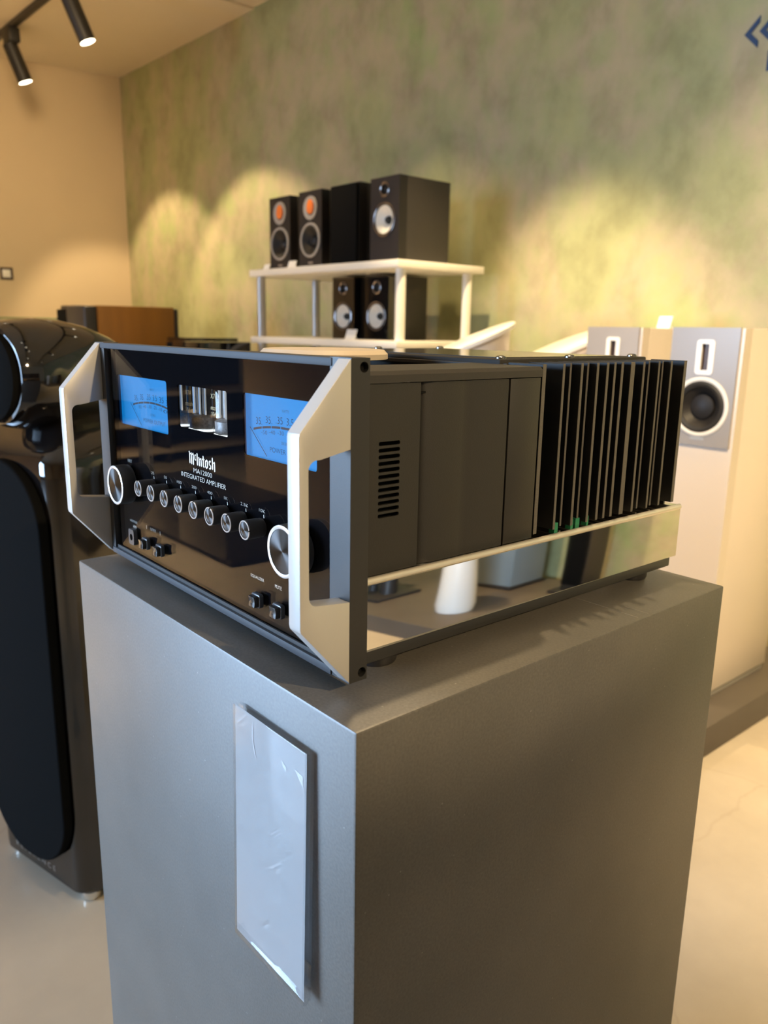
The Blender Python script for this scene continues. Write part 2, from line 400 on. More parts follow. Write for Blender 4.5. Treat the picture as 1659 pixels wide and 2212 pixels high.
# ------------------------------------------------------------------ track lights
def track_spot(loc, target, label, lit, power, size, blend, group='track spotlights', rad=0.03):
    """cylinder spotlight hanging from the ceiling rail"""
    t = thing('track_spotlight', label, 'spotlight', loc, 0, group)
    box('adapter', -0.07, 0.07, -0.035, 0.035, -0.085, 0.0, 'lamp_body', t, 0.004)
    lathe('stem', [(0.007, -0.115), (0.007, -0.07)], 'lamp_body', t, 'z', n=12)
    d = (Vector(target)-Vector(loc)).normalized(); q = d.to_track_quat('Z', 'Y')
    b = lathe('lamp_head', [(0.0, -0.045), (0.044, -0.045), (0.047, -0.042), (0.047, 0.186), (0.0445, 0.1895), (0.0, 0.1890)], 'lamp_body', t, 'z', n=28, cap=False)
    b.location = (0, 0, -0.130); b.rotation_mode = 'QUATERNION'; b.rotation_quaternion = q
    l = lathe('lens', [(0.0425, 0.1885), (0.042, 0.1905), (0.0, 0.1905)], 'lamp', b, 'z', n=24)
    p = Vector(loc)+Vector((0, 0, -0.130))+d*0.23
    spot('spot_beam', p, target, power, size, blend, WARM, rad)
    return t
rail = box('lighting_track', -6.35, 3.2, -0.018, 0.018, 0, 0.035, 'lamp_body', None, 0.003)
rail.location = (0, 1.66, H-0.047); rail.rotation_euler = (0, 0, R(1.6))
tag(rail, 'black ceiling track rail carrying the spotlights', 'track rail')
rail2 = box('lighting_track', -4.0, 3.7, -0.018, 0.018, 0, 0.035, 'lamp_body', None, 0.003)
rail2.location = (0, 0.40, H-0.035); tag(rail2, 'second black ceiling track rail above the amplifier', 'track rail')

def rail_y(x): return 1.66 + x*math.tan(R(1.6))
SP = [(-5.63, 'black cylinder spotlight hanging at the left end of the ceiling track', 105, 82, .30, 0.25, -5.42),
      (-4.58, 'black cylinder spotlight hanging right of the end one on the ceiling track', 105, 82, .30, 0.25, -4.12),
      (-2.90, 'black cylinder spotlight above the white shelving rack', 55, 62, .7, 0.75, -2.5),
      (-1.75, 'black cylinder spotlight above the white loudspeakers', 300, 62, .7, -0.10, -1.75),
      (0.35, 'black cylinder spotlight right of the one over the white loudspeakers', 260, 70, .6, 0.15, 0.3),
      (1.9, 'black cylinder spotlight at the right end of the ceiling track', 330, 70, .5, 0.15, 1.7)]
for x, lab, pw, sz, bl, tz, tx in SP:
    track_spot((x, rail_y(x), H-0.047), (tx, wall_pt(tx), tz), lab, True, pw, sz, bl)
track_spot((0.15, 0.40, H-0.035), (-0.25, 2.68, 0.55), 'black cylinder spotlight on the second track aimed at the green wall', True, 430, 78, .85)
track_spot((-0.30, 0.40, H-0.035), (-0.05, 0.25, 0.9), 'black cylinder spotlight on the second track aimed down at the amplifier', True, 95, 60, .5)
track_spot((1.2, 0.40, H-0.035), (-0.2, 1.45, 0.0), 'black cylinder spotlight on the second track aimed at the open floor', True, 65, 45, .5)
track_spot((-3.1, 0.40, H-0.035), (-4.3, -0.4, 0.0), 'black cylinder spotlight on the second track aimed at the floor on the left', True, 1600, 88, .6)  # added lamp, its floor bounce warms ceiling and walls
track_spot((-0.7, 0.40, H-0.035), (1.0, -3.6, 0.0), 'black cylinder spotlight on the second track aimed at the floor behind the camera', True, 600, 70, .8)  # added lamp for more warm bounce onto the ceiling
track_spot((-2.7, 0.40, H-0.035), (-6.3, 1.2, 1.5), 'black cylinder spotlight on the second track aimed at the tan wall', True, 300, 84, 1.0, rad=0.28)  # added lamp, wide soft wash that lifts the tan wall
track_spot((3.4, 0.40, H-0.035), (0.0, 0.18, 1.60), 'black cylinder spotlight on the second track aimed at the amplifier side', True, 460, 21, .25)
track_spot((1.9, 0.40, H-0.035), (1.9, 1.15, 0.0), 'black cylinder spotlight on the second track aimed at the floor on the right', True, 210, 50, .3)
track_spot((-3.6, 0.40, H-0.035), (-3.45, -2.2, 0.9), 'black cylinder spotlight on the second track aimed at the tan partition', True, 85, 60, .9)  # added lamp, keeps the partition's mirror image bright enough

# ------------------------------------------------------------------ plinth under the amplifier
pl = thing('display_plinth', 'tall square dark grey stone-look plinth carrying the amplifier', 'plinth', (0.0402, -0.0251, 0), 0.0092)
body = box('body', -0.4935, 0, 0, 0.491, 0.0, 1.0, 'stone', pl, 0.0022, 2)
# hairline scratches across the top near the right edge
for (x0, x1, y, w) in ((-0.075, -0.004, 0.335, 0.0006), (-0.03, -0.004, 0.352, 0.0005)):
    box('scratch', x0, x1, y, y+w, 0.99995, 1.0001, 'scratch', pl)

# ------------------------------------------------------------------ price sheet holder on the plinth front
lb = thing('sign_holder', 'blank white paper sheet in a clear acrylic holder on the plinth front', 'sign', (-0.0545, -0.0305, 0.7605), 0.012)
lb.rotation_euler = (R(-1.2), 0, R(0.7))
box('back_plate', -0.049, 0.049, -0.0030, 0.0, 0.0, 0.206, 'acrylic', lb, 0.0006)
box('front_plate', -0.0495, 0.0495, -0.0082, -0.0070, -0.001, 0.207, 'acrylic', lb, 0.0006)
bm = bmesh.new()
nx, nz = 6, 14
g = [[bm.verts.new((-0.0485+0.097*i/nx, -0.0064-0.0001*sin(7*i+3*j)-0.0007*(1-j/nz)*0.0, 0.0015+0.2045*j/nz)) for j in range(nz+1)] for i in range(nx+1)]
for i in range(nx):
    for j in range(nz): bm.faces.new((g[i][j], g[i+1][j], g[i+1][j+1], g[i][j+1]))
bmesh.ops.solidify(bm, geom=bm.faces[:], thickness=0.0004)
smooth(link('paper_sheet', me_from_bm(bm, 'paper_sheet'), 'paper', lb), 80)
box('spine', 0.0465, 0.0488, -0.0070, -0.0030, 0.004, 0.204, 'acrylic', lb, 0.0004)
# scuffs on the sheet
for k, P_ in enumerate(([(-0.0225, 0.197), (-0.0215, 0.197), (-0.0222, 0.188), (-0.0190, 0.177), (-0.0175, 0.172), (-0.0205, 0.177), (-0.0235, 0.188)],
                        [(0.018, 0.187), (0.024, 0.184), (0.023, 0.181), (0.019, 0.183)], [(0.034, 0.188), (0.0445, 0.187), (0.0445, 0.178), (0.040, 0.182)])):
    polys('scuff', [P_], -0.00672, 'scuff', lb)
# bent lower lip
prism('lower_fold', [(-0.0086, -0.001), (-0.0084, 0.005), (-0.0068, 0.007), (-0.0015, 0.03), (0.0, 0.03), (-0.001, 0.002), (-0.004, -0.003)], 'x', -0.0485, 0.0488, 'acrylic', lb, 0.0004)

# ------------------------------------------------------------------ the amplifier
Z0 = 1.012
amp = thing('amplifier', 'black integrated amplifier with two blue power meters and silver handles', 'amplifier', (0, 0, Z0))
AW = 0.4405; XC = -AW/2
# end caps and handles
hp = [(0, 0.0008), (-0.0402, 0.0473), (-0.0408, 0.050), (-0.0408, 0.1765), (-0.0402, 0.179), (-0.0005, 0.2242), (0, 0.2242),
      (0, 0.166), (-0.0235, 0.1615)]
for i in range(6):
    a = R(80+ i*100/5*1.0); hp.append((-0.0265+0.0070*cos(a), 0.1545+0.0070*sin(a)))
for i in range(6):
    a = R(180+i*90/5); hp.append((-0.0270+0.0065*cos(a), 0.0705+0.0068*sin(a)))
hp += [(0, 0.0605)]
for side in (0, 1):
    x0, x1 = ((-0.023, 0.0), (-AW, -AW+0.023))[side]
    ec = curve_plate('end_cap', [(0.0, 0.0), (0.0157, 0.0), (0.0157, 0.225), (0.0, 0.225)],
                     [[(0.0107+0.0036*cos(2*pi*i/16), 0.2195-0.0005+0.0036*sin(2*pi*i/16)) for i in range(16)],
                      [(0.0112+0.0036*cos(2*pi*i/16), 0.0062+0.0036*sin(2*pi*i/16)) for i in range(16)]],
                     0.023, 'black_anod', amp, 'yz', x1)
    for zz, yy in ((0.219, 0.0107), (0.0062, 0.0112)):
        lathe('screw_recess', [(0.0037, -0.0115), (0.0037, -0.004), (0.002, -0.004), (0.0, -0.006)] if side == 0 else [(0.0037, 0.0115), (0.0037, 0.004), (0.0, 0.004)], 'void', ec, 'x', (x1 if side == 0 else x0, yy, zz), 16, cap=False)
    hx0, hx1 = ((-0.0132, 0.0), (-AW, -AW+0.0132))[side]
    h = prism('handle', hp, 'x', hx0, hx1, 'alu', amp, 0.0009, 2, 25)
    h['label'] = 'silver front handle'
# trims, backing plate, glass
box('trim_strip', -AW+0.014, -0.0205, -0.0008, 0.014, 0.2190, 0.2246, 'trim', amp, 0.0006)
box('trim_strip', -AW+0.017, -0.0205, -0.0012, 0.014, 0.0, 0.0062, 'trim', amp, 0.0006)
GX0, GX1 = -AW+0.023, -0.023
winR = rrect(-0.1485, -0.0470, 0.1430, 0.1925, 0.003); winL = rrect(-0.4035, -0.2865, 0.1430, 0.1930, 0.003)
winT = rrect(-0.2635, -0.1742, 0.1535, 0.1915, 0.002)
fp = curve_plate('faceplate', [(GX0, 0.0062), (GX1, 0.0062), (GX1, 0.219), (GX0, 0.219)], [winL, winR, winT], 0.0015, 'face', amp, 'xz', 0.0062)
gl = box('front_glass', GX0, GX1, 0.0035, 0.0058, 0.0064, 0.2188, 'clear', amp)
gl['label'] = 'clear glass front'
box('inner_ledge', GX0, GX1, 0.0018, 0.0034, 0.0062, 0.0095, 'black_anod', amp)

# meters
def meter(x0, x1, xc):
    z0, z1 = 0.1430, 0.1928
    t = boxes('power_meter', [(x0-0.006, x1+0.006, 0.0078, 0.0128, z1+0.002, z1+0.004), (x0-0.006, x1+0.006, 0.0078, 0.0128, z0-0.004, z0-0.002),
                            (x0-0.007, x0-0.005, 0.0078, 0.0128, z0-0.004, z1+0.004), (x1+0.005, x1+0.007, 0.0078, 0.0128, z0-0.004, z1+0.004)], 'blue_edge', amp)
    t['label'] = 'blue lit power meter'
    yb = 0.0118
    box('meter_face', x0-0.005, x1+0.005, yb, yb+0.001, z0-0.003, z1+0.003, 'blue', t)
    y = yb-0.0003
    rad = 0.228
    def arc(dx): return 0.1689-rad+math.sqrt(rad*rad-dx*dx)
    lim = x1-xc+0.002
    segs = []
    for k in range(7):
        a, b = -0.0470+0.01343*k+0.0005, -0.0470+0.01343*(k+1)-0.0005
        b = min(b, lim)
        if a >= b: continue
        xs = [a+(b-a)*i/4 for i in range(5)]
        segs.append([(xc+q, arc(q)-0.0009) for q in xs]+[(xc+q, arc(q)+0.0009) for q in reversed(xs)])
    polys('scale_arc', segs, y, 'scale', t)
    for k, q in enumerate((-0.038, -0.0235, -0.0087, 0.0060, 0.0207, 0.0354)):
        s_ = ['35.', '35.', '.35', '3.5', '35', '350'][k]
        if q+0.004 > lim: continue
        text('scale_number', s_, xc+q-0.0046, xc+q+0.0046, arc(q)+0.0028, 0.0054, 'dark_print', t, y)
    for k, q in enumerate((-0.0305, -0.0190, -0.0068, 0.0052, 0.0170, 0.0285)):
        s_ = ['-50', '-40', '-30', '-20', '-10', '0'][k]
        if q+0.004 > lim: continue
        text('decibel_number', s_, xc+q-0.0042, xc+q+0.0042, arc(q)-0.0055, 0.0032, 'scale', t, y)
    text('scale_title', 'WATTS', xc-0.0048, xc+0.0048, 0.1807, 0.0022, 'scale', t, y)
    text('decibel_title', 'DECIBELS', xc-0.006, xc+0.006, 0.1562, 0.0022, 'scale', t, y)
    text('meter_caption', 'POWER OUTPUT', xc-0.0225, xc+0.0275, 0.1487, 0.0038, 'dark_print', t, y)
    a = (xc-0.0502, 0.1655); b = (xc-0.0255, 0.1446)
    dx, dz = b[0]-a[0], b[1]-a[1]; l = math.hypot(dx, dz); nx_, nz_ = -dz/l*0.00034, dx/l*0.00034
    polys('needle', [[(a[0]-nx_, a[1]-nz_), (b[0]-nx_, b[1]-nz_), (b[0]+nx_, b[1]+nz_), (a[0]+nx_, a[1]+nz_)]], y-0.0010, 'dark_print', t)
meter(-0.4035, -0.2865, -0.331); meter(-0.1485, -0.0470, -0.095)

# valve window with four glass valves behind
tw = boxes('valve_window', [(-0.345, -0.125, 0.0140, 0.0660, 0.1450, 0.1465), (-0.345, -0.125, 0.0660, 0.0670, 0.145, 0.198),
                            (-0.345, -0.344, 0.0140, 0.0660, 0.145, 0.198), (-0.126, -0.125, 0.0140, 0.0660, 0.145, 0.198)], 'void', amp)
tw['label'] = 'window showing the valves'
M['led'] = mat('valve_led', (1, 1, 1), 0.5, emit=(0.85, 0.95, 1.0), estr=1.6)  # white glow added under the valves to brighten them
M['plate_metal'] = mat('valve_plate', (0.30, 0.30, 0.30), 0.3, metal=1.0, noise=0.8, nscale=90)
M['shiny'] = mat('valve_support', (0.9, 0.9, 0.9), 0.15, metal=1.0, emit=(0.85, 0.95, 1.0), estr=0.35)  # glowing metal strips stand in for upright highlights on the valve glass
M['getter'] = mat('speckled_valve_base', (0.02, 0.018, 0.016), 0.35, col2=(0.55, 0.5, 0.46), nscale=420)  # pale specks paint the sparkling reflections low in the valve
for k, tx in enumerate((-0.316, -0.268, -0.219, -0.168)):
    r = 0.0165
    g_ = lathe('valve', [(r, 0.1475), (r+0.0008, 0.150), (r+0.0008, 0.190), (r*0.9, 0.1945), (r*0.4, 0.197), (0.0, 0.1975)], 'valve_clear', tw, 'z', (tx, 0.036, 0), 28)
    lathe('valve_base', [(r*0.93, 0.1505), (r*0.93, 0.1610), (r*0.7, 0.163), (0, 0.163)], 'getter', tw, 'z', (tx, 0.036, 0), 28)
    boxes('valve_plate', [(tx-0.0095, tx-0.0015, 0.031, 0.041, 0.1635, 0.190), (tx+0.0025, tx+0.0095, 0.031, 0.041, 0.1635, 0.190)], 'plate_metal', tw)
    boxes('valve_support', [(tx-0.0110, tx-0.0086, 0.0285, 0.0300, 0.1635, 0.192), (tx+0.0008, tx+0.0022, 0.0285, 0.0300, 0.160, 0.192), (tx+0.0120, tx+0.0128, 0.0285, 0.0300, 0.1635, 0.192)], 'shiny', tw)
    lathe('valve_light', [(r*1.0, 0.1482), (r*1.0, 0.1498), (r*0.9, 0.1498), (r*0.9, 0.1482)], 'led', tw, 'z', (tx, 0.036, 0), 24, cap=False)
    text('valve_print', 'X7A', tx-0.0060, tx+0.0060, 0.1815, 0.0042, 'gold', tw, 0.0186)
    text('valve_print', 'ntosh', tx-0.0060, tx+0.0080, 0.1715, 0.0042, 'gold', tw, 0.0186)
    text('valve_print', 'USA', tx-0.0055, tx+0.003, 0.1668, 0.0030, 'gold', tw, 0.0186)

# lettering on the glass
yl = 0.0060
def tx(s, x0, x1, z, h, m='print'): return text('lettering', s, x0, x1, z, h, m, fp, yl)
def stem(x, a, b, w=1.75): return [(x, a+w/2), (x+w/2, a), (x+w, a+w/2), (x+w, b-w/2), (x+w/2, b), (x, b-w/2)]
def join(x0, z0, x1, z1, t=1.3): return [(x0, z0), (x1, z1), (x1, z1-t), (x0, z0-t)]
L_ = []
L_ += [stem(0.9, 0, 10.0), stem(4.2, -0.4, 9.4), stem(7.5, -0.6, 9.6), [(0, 10.4), (1.2, 11.4), (2.6, 10), (1.5, 9)], [(2.2, 8.6), (4.9, 10.6), (5.9, 9.2), (5.2, 8.6)], [(5.6, 8.4), (8.0, 10.6), (9.2, 9.2), (8.2, 8.2)]]
L_ += [stem(10.6, 4.2, 9.2, 1.4), [(11.2, 9.2), (12.8, 9.6), (13.4, 8.6), (12.0, 8.2)], [(11.2, 4.4), (12.6, 3.9), (13.4, 5.0), (12.0, 5.4)]]
L_ += [stem(14.6, 0, 11.2, 1.9)]
L_ += [stem(18.2, -0.2, 7.2), stem(21.6, -0.2, 7.0), [(17.4, 7.2), (18.6, 8.2), (20, 7), (18.6, 6.2)], [(19.6, 6.2), (22.2, 7.8), (23.2, 6.6), (22.2, 5.8)]]
L_ += [stem(25.4, 0, 10.4), [(24.2, 7.4), (28.6, 7.6), (28.2, 6.4), (24.0, 6.2)], [(26.2, 0.9), (27.4, -0.4), (28.6, 0.8), (27.6, 1.3)]]
L_ += [stem(29.4, 0.2, 6.8), stem(32.8, 0.4, 7.0), [(30.2, 6.4), (32.6, 7.9), (34.0, 6.8), (31.2, 5.4)], [(30.0, 0.8), (31.8, -0.6), (34.0, 0.9), (32.0, 1.5)]]
L_ += [stem(36.0, 3.6, 7.2, 1.6), [(36.6, 7.0), (38.4, 7.9), (39.8, 6.6), (38.6, 6.0)], [(36.4, 4.8), (39.8, 3.4), (39.6, 2.2), (36.2, 3.6)], stem(38.3, 0.2, 3.6, 1.6), [(36.0, 0.8), (37.6, -0.6), (39.4, 0.6), (38.0, 1.4)]]
L_ += [stem(41.4, 0, 11.0), stem(44.9, -1.4, 6.8), [(42.8, 6.0), (45.6, 7.8), (46.8, 6.5), (45.4, 5.6)]]
bm_logo = polys('brand_lettering', L_, yl, 'print', fp, lambda p: (-0.2460+p[0]*0.001045, 0.1222+p[1]*0.00102))
tx('MA12000', -0.2375, -0.2035, 0.1150, 0.0042)
tx('INTEGRATED AMPLIFIER', -0.2625, -0.1795, 0.1085, 0.0042)
KX = [-0.3192+0.0287*k for k in range(8)]
LX = [-0.3257, -0.2972, -0.2676, -0.2381, -0.2085, -0.1800, -0.1494, -0.1219]
for x, s in zip(LX, ['25', '50', '100', '200', '400', '1K', '2.5K', '10K']):
    w = 0.0015*len(s); tx(s, x-w, x+w, 0.1000, 0.0026, 'print_dim')
    polys('lettering', [[(x+0.0022, 0.0958), (x+0.0030, 0.0958), (x+0.0026, 0.0985), (x+0.0020, 0.0985)]], yl, 'print', fp)
tx('INPUT', -0.3860, -0.3755, 0.1042, 0.0032, 'print_dim'); tx('VOLUME', -0.071, -0.058, 0.1042, 0.0032, 'print_dim')
tx('HEADPHONES', -0.3888, -0.3705, 0.0402, 0.0026, 'print_dim'); tx('HXD', -0.3812, -0.3730, 0.0345, 0.0031)
tx('OUTPUTS', -0.3385, -0.3255, 0.0405, 0.0028, 'print_dim')
for x in (-0.3475, -0.3155): polys('lettering', [[(x-0.0003, 0.0400), (x+0.0003, 0.0400), (x+0.0003, 0.0440), (x-0.0003, 0.0440)]], yl, 'print_dim', fp)
tx('EQUALIZER', -0.1415, -0.1210, 0.0418, 0.0029); tx('MUTE', -0.1045, -0.0950, 0.0420, 0.0029)

# knobs
def knob(x, z, r, yf, mark=None, big=False):
    yb = 0.0034; L = yb-yf
    k = lathe('control_knob', [(r*0.90, yb), (r*0.97, yb-0.001), (r*0.97, yb-0.0030), (r, yb-0.0040), (r, yf+0.0012), (r*0.985, yf+0.0003), (r*0.85, yf+0.0003)], 'knob', amp, 'y', (0, 0, 0), 48, cap=True, loc=(x, 0, z))
    bm = bmesh.new()
    rg = ring_y('knob_ring', r*0.85, r*0.985, yf-0.0002, yf+0.0016, 'ring', k, n=56, bulge=0.0004)
    rg['label'] = 'polished metal ring'
    d = lathe('knob_face', [(r*0.85, yf+0.0006), (r*0.84, yf+0.0002), (0.0004, yf-0.0001), (0, yf-0.0001)], 'spun', k, 'y', n=64, cap=False)
    if mark is not None:
        a = R(mark); c, s = sin(a), cos(a)
        bm = bmesh.new(); addbox(bm, -r*0.045, r*0.045, yf-0.0009, yf+0.0008, r*0.83, r*1.004)
        for v in bm.verts:
            X, Z = v.co.x, v.co.z; v.co.x = X*s+Z*c; v.co.z = -X*c+Z*s
        link('pointer', me_from_bm(bm, 'pointer'), 'void', k)
    return k
knob(-0.3768, 0.0830, 0.0203, -0.0125, None, True)
knob(-0.0648, 0.0838, 0.0200, -0.0125, None, True)
for x, mk in zip(KX, (0, 0, 2, 3, 12, 18, 22, 85)): knob(x, 0.0890, 0.0079, -0.0125, mk)

# jack and rocker buttons
def rocker(x, z):
    b = prism('push_button', [(x+a*0.0064, z+c) for a, c in ((-0.8, -0.0055), (0.8, -0.0055), (1, -0.004), (1, 0.0045), (0.8, 0.006), (-0.8, 0.006), (-1, 0.0045), (-1, -0.004))], 'y', -0.0005, 0.0034, 'bezel', amp, 0.0006)
    bm = bmesh.new()
    prof = [(-0.0045, -0.0048), (-0.0015, -0.0042), (0.0015, -0.0042), (0.0046, -0.0052)]
    v0 = [bm.verts.new((x-0.0046, p[1], z+p[0])) for p in prof]+[bm.verts.new((x-0.0046, 0.0, z+0.0046)), bm.verts.new((x-0.0046, 0.0, z-0.0045))]
    v1 = [bm.verts.new((x+0.0046, p[1], z+p[0])) for p in prof]+[bm.verts.new((x+0.0046, 0.0, z+0.0046)), bm.verts.new((x+0.0046, 0.0, z-0.0045))]
    bm.faces.new(v0); bm.faces.new(list(reversed(v1)))
    for i in range(6): bm.faces.new((v0[i], v0[(i+1) % 6], v1[(i+1) % 6], v1[i]))
    bmesh.ops.recalc_face_normals(bm, faces=bm.faces); bevel(bm, 0.0006)
    smooth(link('button_cap', me_from_bm(bm, 'button_cap'), 'btn', b), 40)
for x in (-0.3400, -0.3070, -0.1240, -0.0925): rocker(x, 0.0270)
jk = curve_plate('headphone_jack', rrect(-0.3790, -0.3660, 0.0190, 0.0355, 0.0025), [[(-0.3725+0.0036*cos(2*pi*i/20), 0.0270+0.0036*sin(2*pi*i/20)) for i in range(20)]], 0.0040, 'bezel', amp, 'xz', -0.0006)
jk['label'] = 'headphone socket with dark hole'
lathe('socket_hole', [(0.0037, -0.0002), (0.0037, 0.0030), (0.0, 0.0030)], 'void', jk, 'y', (-0.3725, 0, 0.0270), 20, cap=False)

# chassis: polished base, black side covers, lid, fins
bz = [(-0.0124, 0.0127), (-0.0118, 0.0133), (-0.0118, 0.0638)]+[(-0.0158+0.004*cos(R(a)), 0.0642+0.004*sin(R(a))) for a in (10, 20, 30, 40, 50, 60, 70, 80, 90)]+[(-0.022, 0.0683)]
prof = bz + [(-AW-p[0], p[1]) for p in reversed(bz)]
ch = prism('chassis_base', prof, 'y', 0.0157, 0.4473, 'chrome', amp, 0, sm=12)
for q in (-0.0135, -AW+0.0135):
    lathe('base_lip', [(0.0029, 0.0158), (0.0029, 0.4472)], 'lip', ch, 'y', (q, 0, 0.0664), 20)
ch['label'] = 'mirror-polished stainless steel base'
box('underside', -AW+0.016, -0.016, 0.0165, 0.444, 0.001, 0.0127, 'black_anod', amp, 0.0015)
for x in (-0.045, -AW+0.045):
    for y in (0.06, 0.415):
        lathe('foot', [(0.017, -0.0118), (0.018, -0.010), (0.018, 0.0012), (0, 0.0012)], 'satin_black', amp, 'z', (x, y, 0), 24)
box('inner_chassis', -AW+0.06, -0.06, 0.0680, 0.4440, 0.0680, 0.1440, 'void', amp)
for sx in (1, -1):
    def X(v): return v if sx > 0 else -AW-v
    # front side cover with twelve vent slots
    slots = []
    for k in range(12):
        z = 0.1118+k*0.00477; slots.append(rrect(0.0388, 0.0588, z-0.00145, z+0.00145, 0.0012, 3))
    c_ = curve_plate('side_cover', [(0.0157, 0.0685), (0.0778, 0.0685), (0.0778, 0.2062), (0.0157, 0.2062)], slots, 0.0016, 'black_powder', amp, 'yz', X(-0.0180) if sx > 0 else X(-0.0180)+0.0016)
    c_['label'] = 'black side cover with vent slots'
    box('slot_backing', min(X(-0.026), X(-0.0255)), max(X(-0.026), X(-0.0255)), 0.03, 0.07, 0.10, 0.175, 'void', c_)
    # curved transformer cover
    pts = [(-0.0260, 0.0792), (-0.0222, 0.0812), (-0.0200, 0.0845), (-0.0188, 0.089), (-0.0182, 0.095), (-0.0181, 0.1215), (-0.0188, 0.1255), (-0.0181, 0.1295), (-0.0181, 0.1733), (-0.021, 0.1740), (-0.032, 0.1740), (-0.032, 0.0792)]
    prism('transformer_cover', [(X(a), b) for a, b in pts], 'z', 0.0685, 0.2062, 'black_powder', amp, 0)
    pts = [(-0.0180, 0.1755), (-0.0180, 0.2128), (-0.030, 0.2128), (-0.030, 0.1753)]
    prism('rear_side_panel', [(X(a), b) for a, b in pts], 'z', 0.0685, 0.2062, 'black_powder', amp, 0.0004)
    # heat sink
    a, b = sorted((X(-0.062), X(-0.058)))
    hs = box('heat_sink', a, b, 0.2150, 0.4445, 0.0690, 0.2155, 'fin', amp)
    hs['label'] = 'black finned heat sink'
    fins = [(0.2190, 0.0046, 0), (0.2453, 0.0032, 0), (0.2612, 0.0026, 1), (0.2708, 0.0034, 0), (0.2862, 0.0026, 1), (0.2940, 0.0034, 0), (0.3090, 0.0036, 0),
            (0.3203, 0.0034, 0), (0.3320, 0.0038, 0), (0.3490, 0.0066, 0), (0.3678, 0.0034, 0), (0.3845, 0.0026, 1), (0.3942, 0.0030, 0), (0.4087, 0.0026, 1), (0.4165, 0.0032, 0), (0.4425, 0.0052, 0)]
    for y, w, deep in fins:
        xo = X(-0.0195 - (0.005 if deep else 0.0)); xi = X(-0.058)
        a, b = sorted((xo, xi))
        f = box('fin', a, b, y-w/2, y+w/2, 0.0705, 0.2168, 'fin', hs, 0.0003, 1)
        if sx > 0:
            f.data.materials.append(M['fin_edge'])
            for p in f.data.polygons:
                if p.normal.x > 0.5: p.material_index = 1
        else: pass
    for y, w in ((0.2545, 0.005), (0.2775, 0.0035), (0.2860, 0.006), (0.3015, 0.003)):
        a, b = sorted((X(-0.030), X(-0.024)))
        box('circuit_board', a, b, y-w/2, y+w/2, 0.0682, 0.0745, 'pcb', hs)
# lid with glazed valve opening
ch2 = 0.0026
lid = curve_plate('lid', [(-AW+0.0165+ch2, 0.0160), (-0.0165-ch2, 0.0160), (-0.0165-ch2, 0.2130), (-AW+0.0165+ch2, 0.2130)],
                  [[(-0.350, 0.045), (-0.092, 0.045), (-0.092, 0.2060), (-0.350, 0.2060)]], 0.0030, 'black_lid', amp, 'xy', 0.2150)
for sx in (1, -1):
    def X(v): return v if sx > 0 else -AW-v
    prism('lid_edge', [(X(-0.0165), 0.2068), (X(-0.0165), 0.2122), (X(-0.0165-ch2), 0.2150), (X(-0.0165-ch2-0.004), 0.2149), (X(-0.0165-ch2-0.004), 0.2068)], 'y', 0.0160, 0.2130, 'black_lid', amp, 0)
for (x, y) in ((-0.078, 0.135), (-0.125, 0.115)):
    lathe('socket_cap', [(0.006, 0.200), (0.006, 0.2095), (0.004, 0.2102), (0, 0.2102)], 'white_plastic', amp, 'z', (x-0.02, y, 0), 18)
box('inner_deck', -AW+0.02, -0.02, 0.0600, 0.213, 0.198, 0.1995, 'void', amp)
rc = box('rear_cover', -AW+0.065, -0.065, 0.2140, 0.4430, 0.2040, 0.2190, 'black_cover', amp, 0.0015)
box('cover_inlay', -AW+0.09, -0.088, 0.2400, 0.4200, 0.2190, 0.2196, 'btn', rc)
for x in (-0.075, -AW+0.075):
    for y in (0.226, 0.325, 0.431):
        lathe('screw', [(0.0050, 0.2188), (0.0050, 0.2204), (0.0036, 0.2216), (0.0018, 0.2219), (0.0016, 0.2210), (0, 0.2210)], 'steel', rc, 'z', (x, y, 0), 18)
box('rear_panel', -AW+0.03, -0.03, 0.4435, 0.4465, 0.0660, 0.2100, 'black_powder', amp)

# cream disc lying on the lid
o = lathe('round_disc', [(0.0575, 0.0), (0.0600, 0.0006), (0.0600, 0.0052), (0.0565, 0.0088), (0.053, 0.0092), (0, 0.0092)], 'cream', None, 'z', (0, 0, 0), 72, loc=(-0.210, 0.130, Z0+0.2151), ang=20)
tag(o, 'flat round cream disc with a sloped rim lying on the amplifier lid', 'disc')

# ------------------------------------------------------------------ white shelving rack against the green wall
RK = 0.03
rk = thing('shelving_rack', 'white shelving rack with grey posts holding black bookshelf speakers', 'shelf', (-2.212, 1.955, 0), RK)
for z0, z1 in ((1.507, 1.540), (1.170, 1.202), (0.62, 0.65), (0.06, 0.09)):
    box('shelf_board', -1.15, 0, 0, 0.545, z0, z1, 'shelf_white', rk, 0.002)
for x, y, m in ((-0.035, 0.05, 'shelf_white'), (-0.035, 0.47, 'shelf_white'), (-1.115, 0.05, 'post_grey'), (-1.115, 0.41, 'post_grey')):
    for z0, z1 in ((1.202, 1.507), (0.65, 1.170), (0.09, 0.62), (0.0, 0.06)):
        lathe('post', [(0.0225, z0), (0.0225, z1)], m, rk, 'z', (x, y, 0), 20)

